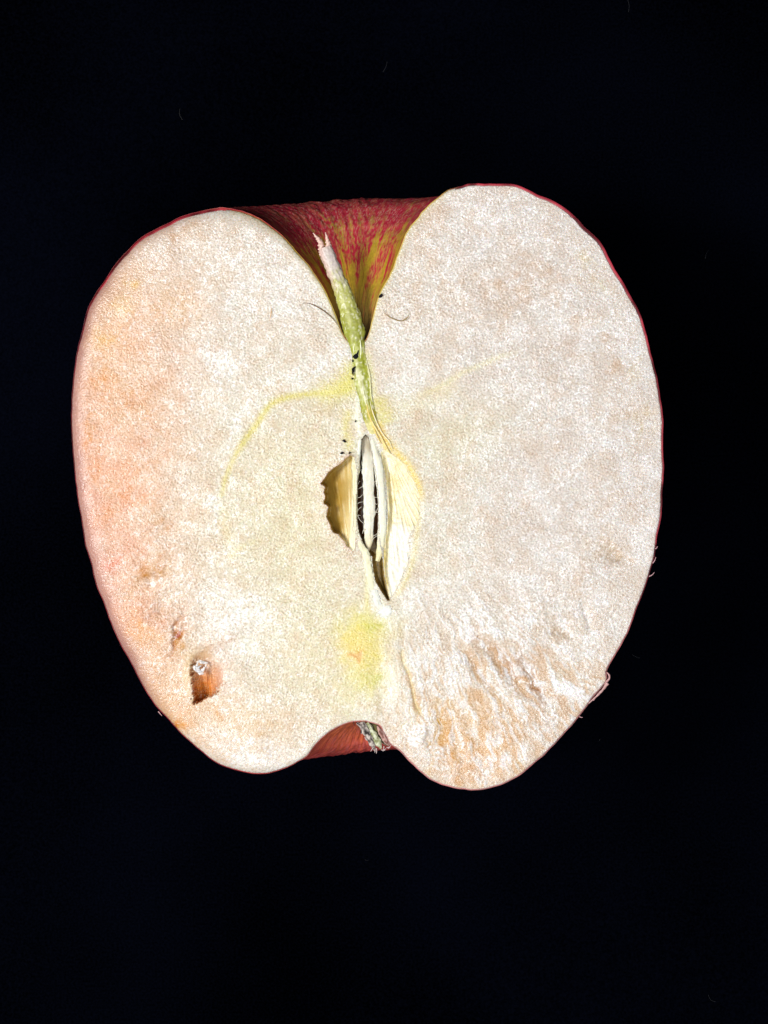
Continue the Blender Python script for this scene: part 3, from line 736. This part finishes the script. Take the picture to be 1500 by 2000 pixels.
def rim_col(P, seed):
    n = len(P)
    nz = spectrum((8, 512), 7, seed)[0][:n]; nz2 = spectrum((8, 512), 30, seed + 1)[0][:n]
    c = np.empty((n, 4, 3), np.float32); c[:] = (0.40, 0.07, 0.075)
    red = np.array([0.27, 0.014, 0.032]); pink = np.array([0.52, 0.20, 0.17]); yel = np.array([0.62, 0.46, 0.10])
    for k, fr in enumerate((0.0, 0.35, 0.85, 1.0)):
        fr = fr * (.55 + .45 * sstep(560, 900, P[:, 1]))[:, None]; c[:, k] = red * (1 - fr) + pink * fr
        c[:, k] *= np.clip(1 + 0.32 * nz + 0.32 * nz2, .35, 1.7)[:, None]
    cav = (sstep(690, 620, P[:, 1]) * sstep(430, 500, P[:, 0]) * sstep(900, 830, P[:, 0]))[:, None, None]
    c = c * (1 - cav) + yel * cav
    low = (sstep(1150, 1300, P[:, 1]) * .55)[:, None, None]
    c = c * (1 - low) + np.array([0.50, 0.24, 0.21]) * low
    return c.reshape(-1, 3)
rv1, rq1 = rim_part(PL, -1, rim_width(PL), dl)
rv2, rq2 = rim_part(PR, 1, rim_width(PR), dr)
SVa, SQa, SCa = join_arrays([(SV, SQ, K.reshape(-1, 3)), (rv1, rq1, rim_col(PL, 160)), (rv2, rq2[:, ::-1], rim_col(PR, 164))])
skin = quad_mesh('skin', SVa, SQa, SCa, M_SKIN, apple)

# torn curl of skin, lower right
fv = spline([(1181, 1338, -4), (1186, 1330, 1), (1190, 1324, 3), (1189, 1318, 4), (1185, 1313, 3)], 1.5)
tube('skin_flap', fv, np.linspace(2.8, 1.3, len(fv)), 1.2, (0.54, 0.29, 0.28), M_SKIN, skin, 8, rough=.12, seed=4)
fv = spline([(1150, 1374, -3), (1165, 1360, 0), (1178, 1346, 1), (1186, 1334, 2)], 2)
tube('skin_flap', fv, np.linspace(1.2, 3.2, len(fv)), 1.1, (0.50, 0.27, 0.25), M_SKIN, skin, 8, rough=.15, seed=5)
for a, b in [((1268, 1126), (1278, 1118)), ((1280, 1072), (1284, 1067)), ((1275, 1100), (1281, 1088)), ((1156, 1368), (1161, 1366)), ((309, 1390), (316, 1398)), ((1132, 1400), (1138, 1401))]:
    p = spline([(a[0], a[1], -3), ((a[0] + b[0]) / 2 + .8, (a[1] + b[1]) / 2 + .8, -1), (b[0], b[1], 0)], 1)
    tube('skin_shred', p, np.linspace(1.1, .5, len(p)), .6, (0.56, 0.30, 0.31), M_SKIN, skin, 6)

# ---------------------------------------------------------------- stem
sl = spline([(622, 484), (627, 503), (640, 537), (651, 570), (662, 603), (668, 637), (677, 663), (683, 680), (687, 717), (690, 750), (699, 783), (707, 817), (713, 848)], 2)
sr = spline([(648, 484), (657, 503), (673, 540), (687, 567), (697, 597), (708, 627), (714, 650), (713, 670), (716, 690), (723, 727), (727, 750), (731, 783), (738, 815), (746, 845)], 2)
n = 260
ys = np.linspace(484, 847, n)
xl_ = np.interp(ys, sl[:, 1], sl[:, 0]); xr_ = np.interp(ys, np.maximum.accumulate(sr[:, 1]), sr[:, 0])
tilt = np.gradient((xl_ + xr_) / 2, ys)
mid = np.stack([(xl_ + xr_) / 2, ys], 1); half = (xr_ - xl_) / 2 / np.sqrt(1 + tilt ** 2)
half = half * (1 + .04 * spectrum((8, n), 30, 77)[0]) 
zc = np.interp(ys, [480, 560, 640, 668, 700, 810, 850], [7, 5, 0, -4, -4.5, -5, -8.5])
hh = np.interp(ys, [480, 560, 640, 668, 700, 850], [8, 11, 12, 10, 9, 8.5])
def stem_color(s, a, R, v):
    yy = v[:, 1]
    c = np.empty((len(v), 3)); c[:] = (0.60, 0.52, 0.475)
    nz = (R - 1) / max((R - 1).std(), 1e-6)
    def mx(w, col):
        w = np.clip(w, 0, 1)[:, None]; c[:] = c * (1 - w) + np.array(col) * w
    mx(.6 * sstep(500, 470, yy), (0.70, 0.42, 0.34))
    left = np.cos(a) * (1 if True else 1)
    pass
    mx(sstep(510, 580, yy + 12 * nz), (0.42, 0.43, 0.09))
    mx(.85 * sstep(590, 660, yy + 8 * nz), (0.27, 0.30, 0.016))
    mx(.8 * sstep(660, 690, yy), (0.34, 0.38, 0.016))
    mx(.6 * sstep(770, 840, yy), (0.52, 0.43, 0.06))
    ca = np.cos(a) * -1 if False else np.cos(a)
    fx = np.round(s * (n - 1)).astype(int) ; fa = np.round(a / (2 * np.pi) * 44).astype(int) % 44
    g1 = spectrum((n, 64), 15, 81, wl_x=2.5, rel=.7)[fx, fa]; g2 = spectrum((n, 64), 40, 82, wl_x=4)[fx, fa]; g3 = spectrum((n, 64), 5, 83, wl_x=3)[fx, fa]
    xrel = np.clip((v[:, 0] - np.interp(yy, ys, xl_)) / np.interp(yy, ys, xr_ - xl_), 0, 1)
    mx(.35 * sstep(.3, 1.4, g2), (0.66, 0.63, 0.32))
    mx(.6 * sstep(.3, 1.5, -g2) * sstep(560, 640, yy), (0.22, 0.22, 0.02))
    mx(.5 * sstep(.6, 1.5, -g1) * sstep(500, 560, yy), (0.26, 0.25, 0.06))
    mx(.35 * sstep(.2, 1.4, g2) * sstep(600, 530, yy), (0.42, 0.37, 0.42))
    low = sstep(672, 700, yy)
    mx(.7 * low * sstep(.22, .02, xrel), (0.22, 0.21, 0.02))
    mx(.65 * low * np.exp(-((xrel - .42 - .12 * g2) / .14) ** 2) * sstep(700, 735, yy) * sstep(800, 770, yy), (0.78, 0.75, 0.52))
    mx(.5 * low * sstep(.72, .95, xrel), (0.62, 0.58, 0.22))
    mx(.8 * np.exp(-((yy - 806) / 9) ** 2) * sstep(.2, .5, xrel), (0.42, 0.33, 0.03))
    mx(.6 * sstep(815, 830, yy), (0.68, 0.62, 0.28))
    mx(.65 * sstep(1.15, 1.8, g1 + .35 * g3) * sstep(480, 560, yy), (0.84, 0.82, 0.62))  # fibre glints painted as pale flecks
    mx(.4 * sstep(.5, 1.5, g3) * sstep(560, 500, yy), (0.48, 0.40, 0.42))
    mx(.5 * sstep(.6, .95, 1 - xrel) * sstep(600, 520, yy), (0.60, 0.34, 0.27))
    return c
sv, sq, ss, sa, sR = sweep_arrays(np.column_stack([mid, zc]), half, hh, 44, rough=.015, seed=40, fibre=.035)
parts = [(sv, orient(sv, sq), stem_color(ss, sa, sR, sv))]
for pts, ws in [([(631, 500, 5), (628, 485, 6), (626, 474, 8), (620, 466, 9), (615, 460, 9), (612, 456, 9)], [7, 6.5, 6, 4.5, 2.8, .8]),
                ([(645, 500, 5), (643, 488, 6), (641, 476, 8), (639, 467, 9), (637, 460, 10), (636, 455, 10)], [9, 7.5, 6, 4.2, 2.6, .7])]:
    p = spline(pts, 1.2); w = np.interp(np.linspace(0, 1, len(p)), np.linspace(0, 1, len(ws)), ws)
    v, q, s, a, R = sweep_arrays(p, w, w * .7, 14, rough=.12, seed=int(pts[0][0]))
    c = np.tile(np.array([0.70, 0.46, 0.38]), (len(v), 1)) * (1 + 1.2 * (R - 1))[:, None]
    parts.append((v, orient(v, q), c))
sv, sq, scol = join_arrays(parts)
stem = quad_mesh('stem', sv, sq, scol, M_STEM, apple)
# fibres fanning from the strand towards the core
for pts, w, col in [
    ([(716, 790, 2), (722, 812, 2.5), (731, 832, 3), (742, 850, 2.5), (752, 868, 2), (762, 886, 1)], 1.9, (0.80, 0.66, 0.28)),
    ([(713, 770, 1), (718, 800, 3), (727, 828, 3), (736, 850, 2), (744, 866, 2)], 1.5, (0.76, 0.58, 0.16)),
    ([(722, 780, 1), (728, 805, 3), (738, 830, 3), (748, 848, 2.5), (760, 862, 2), (768, 880, 1)], 1.3, (0.86, 0.78, 0.50)),
    ([(704, 735, 2), (710, 765, 3), (714, 785, 2.5), (718, 800, 2)], 1.5, (0.84, 0.82, 0.58)),
    ([(716, 705, 2), (722, 735, 3), (724, 765, 2.5), (727, 785, 2)], 1.4, (0.78, 0.76, 0.42)),
    ([(693, 665, 3), (691, 680, 4), (690, 690, 3)], 1.3, (0.84, 0.84, 0.50)),
    ([(703, 662, 5), (705, 682, 4), (704, 700, 3)], 1.6, (0.80, 0.82, 0.56))]:
    p = spline(pts, 2)
    tube('stem_strand', p, w * np.sin(np.linspace(.25, np.pi - .2, len(p))) ** .6, w, col, M_STEM, stem, 8, rough=.15, seed=int(pts[0][1]))

# ---------------------------------------------------------------- slivers of the core
def strip(name, left, right, z, hgt, color, mat=M_CORE, parent=apple, nseg=18, npts=70, **kw):
    a = spline(left, 1.5); b = spline(right, 1.5)
    a = np.stack([np.interp(np.linspace(0, 1, npts), np.linspace(0, 1, len(a)), a[:, k]) for k in (0, 1)], 1)
    b = np.stack([np.interp(np.linspace(0, 1, npts), np.linspace(0, 1, len(b)), b[:, k]) for k in (0, 1)], 1)
    m = (a + b) / 2; w = np.linalg.norm(b - a, axis=1) / 2
    zz = np.interp(np.linspace(0, 1, npts), np.linspace(0, 1, len(z)), z)
    return tube(name, np.column_stack([m, zz]), w, np.minimum(hgt, w * 1.2 + .6), color, mat, parent, nseg, **kw)

def col_column(s, a, R, v):
    yy = v[:, 1]
    c = np.empty((len(v), 3)); c[:] = (0.76, 0.725, 0.60)
    def mx(w, col):
        w = np.clip(w, 0, 1)[:, None]; c[:] = c * (1 - w) + np.array(col) * w
    mx(sstep(897, 872, yy), (0.46, 0.40, 0.28))
    mx(.7 * sstep(1020, 1075, yy), (0.72, 0.58, 0.30))
    mx(.3 * sstep(.3, 1.2, np.sin(a * 9 + 3 * np.sin(yy / 30))), (0.68, 0.62, 0.46))
    mx(.35 * sstep(.5, 1.5, -(R - 1) / max((R - 1).std(), 1e-6)), (0.66, 0.60, 0.48))
    return c
strip('core_column', [(713, 850), (705, 862), (706, 885), (708, 928), (710, 970), (710, 1003), (711, 1035), (712, 1056), (716, 1077)],
      [(715, 850), (722, 857), (727, 885), (730.5, 928), (731.5, 970), (732.5, 992), (730, 1024), (728, 1056), (721, 1076)], [-16, -14, -7, -6, -6, -8, -10, -13], 3.2, col_column, nseg=30, rough=.05, seed=50, fibre=.06)
def col_wall(s, a, R, v):
    c = np.empty((len(v), 3)); c[:] = (0.80, 0.76, 0.60)
    w = (np.clip(sstep(1030, 1085, v[:, 1]), 0, 1) * .7)[:, None]
    return c * (1 - w) + np.array([0.74, 0.62, 0.28]) * w
strip('carpel_wall', [(722, 850), (727, 880), (733, 925), (738, 970), (739, 1013), (737, 1055), (735, 1080), (733, 1095)],
      [(727, 857), (738, 885), (746, 907), (751, 949), (754, 992), (755, 1024), (753, 1050), (750, 1072), (741, 1097)], [-3, -1, -1, -1, -1, -3, -7], 2.6, col_wall, nseg=30, rough=.05, seed=52, fibre=.05)
strip('carpel_wall', [(689, 893), (688, 920), (690, 960), (692, 1000), (691, 1035), (693, 1072)],
      [(700, 886), (702, 907), (697.5, 936), (696.5, 971), (697, 1013), (700, 1041), (701, 1068)], [-2, -2, -3, -4, -4, -3], 2.0, (0.76, 0.68, 0.42), nseg=24, rough=.06, seed=54, fibre=.14)
strip('carpel_wall', [(700, 861), (697, 880), (695, 900)], [(706, 858), (704, 885), (702, 905)], [-1, -1, -2], 1.8, (0.84, 0.82, 0.66), npts=30, rough=.05, seed=56)
strip('carpel_wall', [(692, 1035), (698, 1060), (706, 1080), (712, 1110), (718, 1145), (720, 1160)],
      [(699, 1036), (709, 1062), (722, 1082), (728, 1112), (732, 1138), (738, 1160)], [-2, -1, 0, 0, -1, -2.5], 1.9, (0.80, 0.74, 0.50), nseg=24, npts=60, rough=.1, seed=58, fibre=.08)
strip('carpel_wall', [(724, 1142), (726, 1160), (731, 1180), (737, 1196)], [(731, 1140), (739, 1158), (744, 1176), (743, 1196)], [-3, -.6, 0, -3], 1.4, (0.82, 0.79, 0.66), nseg=24, npts=60, rough=.08, seed=60, fibre=.12)
strip('carpel_wall', [(735, 1186), (738, 1196), (744, 1206), (750, 1211)], [(752, 1176), (762, 1184), (765, 1194), (757, 1210)], [-3, 0, 0, -3], 1.5, (0.84, 0.82, 0.72), nseg=24, npts=50, rough=.1, seed=61, fibre=.14)
# tiny fibres bridging the slit
fr = np.random.default_rng(7)
for k, (x0, y0, x1, y1) in enumerate([(696, 972, 708, 966), (697, 985, 710, 980), (697, 1002, 712, 1024), (697, 1000, 706, 990), (731, 942, 738, 938), (731, 980, 738, 984), (731, 1000, 738, 992), (730, 1003, 738, 1000),
                                      (727, 1056, 737, 1046), (729, 1046, 736, 1042), (703, 940, 699, 946), (699, 955, 708, 950), (708, 1042, 713, 1034), (698, 1008, 704, 1007), (728, 968, 737, 971), (701, 922, 707, 918)]):
    mx_, my_ = (x0 + x1) / 2 + fr.uniform(-2, 2), (y0 + y1) / 2 + fr.uniform(-3, 3)
    p = spline([(x0, y0, -6), (mx_, my_, -5 + fr.uniform(-2, 2)), (x1, y1, -6)], 1.2)
    tube('core_fibre', p, .5, .5, (0.80, 0.72, 0.55), M_CORE, slot, 5)

# flake of torn flesh over the hollow, and the curl lower right
fl = []
for pts, w in [([(384, 1293, -2), (392, 1291, 1), (399, 1294, 1), (406, 1294.5, 0)], 2.6), ([(377, 1303, -4), (383, 1306, 0), (389, 1309, 0), (385, 1313, -1)], 3.6),
               ([(400, 1303, -1), (396, 1309, 0), (390, 1315, -1), (398, 1316, -2)], 3.2), ([(386, 1294, -2), (384, 1302, -1), (381, 1311, -2)], 2.4), ([(393, 1300, -3), (388, 1304, -3), (392, 1310, -2)], 1.9), ([(404, 1295, -1), (402, 1299, -1.5), (401, 1304, -2)], 1.6), ([(381, 1302, -1), (386, 1305, 1), (390, 1302, 0)], 3), ([(383, 1308, 0), (388, 1312, 1), (396, 1311, 0)], 2.6), ([(388, 1291, 0), (394, 1294, 1.5), (400, 1292, 1)], 2.8), ([(379, 1300, 1), (381, 1306, 1.5), (384, 1312, 0)], 2.4)]:
    p = spline(pts, 1.2); ww = w * np.sin(np.linspace(.35, np.pi - .3, len(p))) ** .7
    v, q, s, a, R = sweep_arrays(p, ww, np.minimum(ww, 1.8), 10, rough=.2, seed=int(pts[0][0]))
    fl.append((v, orient(v, q), np.tile([0.88, 0.80, 0.72], (len(v), 1))))
v, q, c = join_arrays(fl)
quad_mesh('torn_flake', v, q, c, M_FLESH, flesh)

# ---------------------------------------------------------------- calyx: dried sepals in the basin
def sep_col(dark, light, seed):
    def f(s, a, R, v):
        nz = (R - 1) / max((R - 1).std(), 1e-6)
        k = np.clip(.5 + .45 * nz, 0, 1)[:, None]
        e = (sstep(.86, .99, np.abs(np.cos(a))) * .5)[:, None]
        c = np.array(dark) * (1 - k) + np.array(light) * k
        return c * (1 - e) + np.array([0.62, 0.50, 0.46]) * e
    return f
SEPS = [
    ([(706, 1411, -6), (712, 1424, -3), (720, 1440, -2), (728, 1456, -4), (733, 1468, -7)], [5, 7, 6, 5.5, 1], (0.02, 0.014, 0.012), (0.55, 0.48, 0.42)),
    ([(716, 1413, -8), (724, 1424, -6), (732, 1440, -5), (739, 1452, -6), (744, 1463, -8)], [4, 5, 7, 7.5, 2], (0.24, 0.25, 0.10), (0.62, 0.64, 0.46)),
    ([(722, 1414, -14), (732, 1424, -12), (741, 1440, -12), (750, 1450, -12), (757, 1458, -14)], [7, 9, 6, 5, 1.5], (0.03, 0.024, 0.008), (0.13, 0.11, 0.03)),
    ([(737, 1418, -5), (744, 1432, -3), (751, 1443, -3), (758, 1453, -5), (760, 1458, -8)], [2, 4, 5.5, 5, 1.5], (0.16, 0.06, 0.045), (0.55, 0.33, 0.28)),
    ([(697, 1412, -4), (702, 1416, -3), (706, 1424, -4), (706, 1434, -7)], [2, 3, 2, .8], (0.02, 0.012, 0.012), (0.40, 0.33, 0.30)),
    ([(716, 1432, -4), (722, 1445, -2), (727, 1456, -3), (730, 1462, -5)], [1.5, 3, 2.6, 1], (0.018, 0.008, 0.008), (0.16, 0.09, 0.07))]
for k, (pts, ws, dk, lt) in enumerate(SEPS):
    p = spline(pts, 1.3); w = np.interp(np.linspace(0, 1, len(p)), np.linspace(0, 1, len(ws)), ws)
    tube('sepal', p, w, np.minimum(w * .5, 2.2), sep_col(dk, lt, k), M_DRY, apple, 16, rough=.05, seed=70 + k, fibre=.12)
hairs = []
for x0, y0, x1, y1 in [(690, 1407, 692, 1418), (735, 1462, 735, 1472), (729, 1460, 724, 1468), (750, 1458, 748, 1468), (745, 1465, 752, 1466), (758, 1462, 764, 1456), (716, 1446, 712, 1440), (755, 1460, 762, 1461), (706, 1420, 704, 1432), (697, 1411, 700, 1419), (748, 1466, 754, 1462), (733, 1464, 732, 1470)]:
    p = spline([(x0, y0, -4), ((x0 + x1) / 2 + fr.uniform(-1, 1), (y0 + y1) / 2, -3), (x1, y1, -4)], 1)
    v, q, s, a, R = sweep_arrays(p, np.linspace(1.0, .5, len(p)), .7, 6)
    dark = x0 < 710
    hairs.append((v, orient(v, q), np.tile([0.03, 0.02, 0.02] if dark else [0.60, 0.48, 0.46], (len(v), 1))))
v, q, c = join_arrays(hairs)
ho = quad_mesh('calyx_hair', v, q, c, M_DRY, apple)
ho['kind'] = 'stuff'

# ---------------------------------------------------------------- loose hairs and crumbs on the cut face, dark gaps in the stem
def hair(pts, w, col, label):
    p = spline(pts, 1.5)
    ww = w * np.clip(np.sin(np.linspace(.15, np.pi - .15, len(p))), .35, 1)
    o = tube('loose_fibre', p, ww, ww, col, M_HAIR, None, 7)
    o['label'] = label; o['category'] = 'fibre'; o['group'] = 'loose fibres on the cut apple'
hair([(589, 596, 3), (594, 592.5, 4), (603, 593, 4), (620, 600, 3.5), (638, 612, 3.5), (652, 625, 3), (664, 642, 2.5)], .95, (0.17, 0.11, 0.05), 'dark curved fibre on the flesh left of the stem')
hair([(750, 608, 3.5), (757, 617, 3.5), (768, 623, 3.5), (783, 627, 3.5), (794, 622, 4), (799, 613, 4), (797, 606, 4), (794, 605, 4)], 1.05, (0.30, 0.20, 0.07), 'hooked brown fibre on the flesh right of the stem')
hair([(529, 597, 3.5), (530, 606, 4), (529, 616, 4), (526.5, 627, 3.5)], .9, (0.62, 0.36, 0.12), 'short straight orange fibre on the upper left flesh')
def crumb(cx, cy, rx, ry, rot, z, label, seed, bite=0.0):
    r_ = np.random.default_rng(seed)
    n_, m_ = 9, 20
    th = np.linspace(0, 2 * np.pi, m_, endpoint=False)
    rr = 1 + .22 * spectrum((8, m_ if m_ >= 8 else 8), 6, seed)[0]
    la = np.linspace(-1, 1, n_)
    V = []
    for l in la:
        s_ = math.sqrt(max(1 - l * l, .004))
        x_ = rx * rr * s_ * np.cos(th); y_ = ry * rr * s_ * np.sin(th)
        x_ = x_ + bite * (y_ / max(ry, .1)) ** 2 * rx
        c_, q_ = math.cos(math.radians(rot)), math.sin(math.radians(rot))
        V.append(np.stack([cx + x_ * c_ - y_ * q_, cy + x_ * q_ + y_ * c_, np.full(m_, z + l * min(rx, ry) * .5)], 1))
    V = np.vstack(V); q = orient(V, grid_quads(n_, m_, True))
    o = quad_mesh('crumb', V, q, np.tile([0.006, 0.006, 0.009], (len(V), 1)), M_CRUMB)
    o['label'] = label; o['category'] = 'crumb'; o['group'] = 'black crumbs on the cut apple'
crumb(696, 695, 3.6, 8.5, 38, 6, 'largest black gap in the green stem base, built as a dark lump', 1, -.5)  # gaps in the stem, built as dark lumps like the crumbs
crumb(690, 723, 3.2, 7.5, 14, 5, 'narrow black gap below the largest one in the stem base, built as a dark lump', 2, .5)
crumb(689, 705, 1.4, 3, 0, 4, 'tiny black gap between the two large ones in the stem, built as a dark lump', 3)
crumb(688.5, 740, 2, 2.4, -40, 4, 'lowest tiny black gap in the stem strand, built as a dark lump', 4)
crumb(672.8, 861, 4, 2.6, 15, 3.5, 'single black crumb above a close pair left of the core', 5)
crumb(668.5, 885, 3.4, 2, 5, 4, 'left crumb of a close pair by the torn seed chamber', 6)
crumb(683.5, 884.5, 3.2, 2, -10, 4, 'right crumb of a close pair by the torn seed chamber', 7)
crumb(745, 578, 5.5, 3, -28, 3, 'black crumb on the edge of the stem cavity', 8, .2)
crumb(694.5, 823, 1.6, 2, 20, 3, 'pinpoint crumb on the flesh beside the lower stem strand', 9)

# ---------------------------------------------------------------- lint on the cloth (far too fine to count)
lr = np.random.default_rng(9)
lint = []
for k in range(18):
    x0 = lr.uniform(-200, 1700); y0 = lr.uniform(-300, 2300)
    if ((x0 - 720) / 560) ** 2 + ((y0 - 950) / 560) ** 2 < 1: continue
    L_ = lr.uniform(3, 16); a0 = lr.uniform(0, 6.28); a1 = a0 + lr.uniform(-.9, .9)
    z0 = -H / S + 14
    p = spline([(x0, y0, z0), (x0 + L_ * math.cos(a0), y0 + L_ * math.sin(a0), z0 + lr.uniform(0, 3)), (x0 + L_ * math.cos(a0) + L_ * math.cos(a1), y0 + L_ * math.sin(a0) + L_ * math.sin(a1), z0)], 5)
    v, q, s, a, R = sweep_arrays(p, lr.uniform(.35, .8), .5, 5)
    lint.append((v, orient(v, q), np.tile(np.array([0.002, 0.0026, 0.005]) * lr.uniform(.3, 1.6), (len(v), 1))))
v, q, c = join_arrays(lint)
lo = quad_mesh('lint', v, q, c, M_HAIR)
lo['kind'] = 'stuff'
lo['label'] = 'fine grey lint scattered on the black cloth'
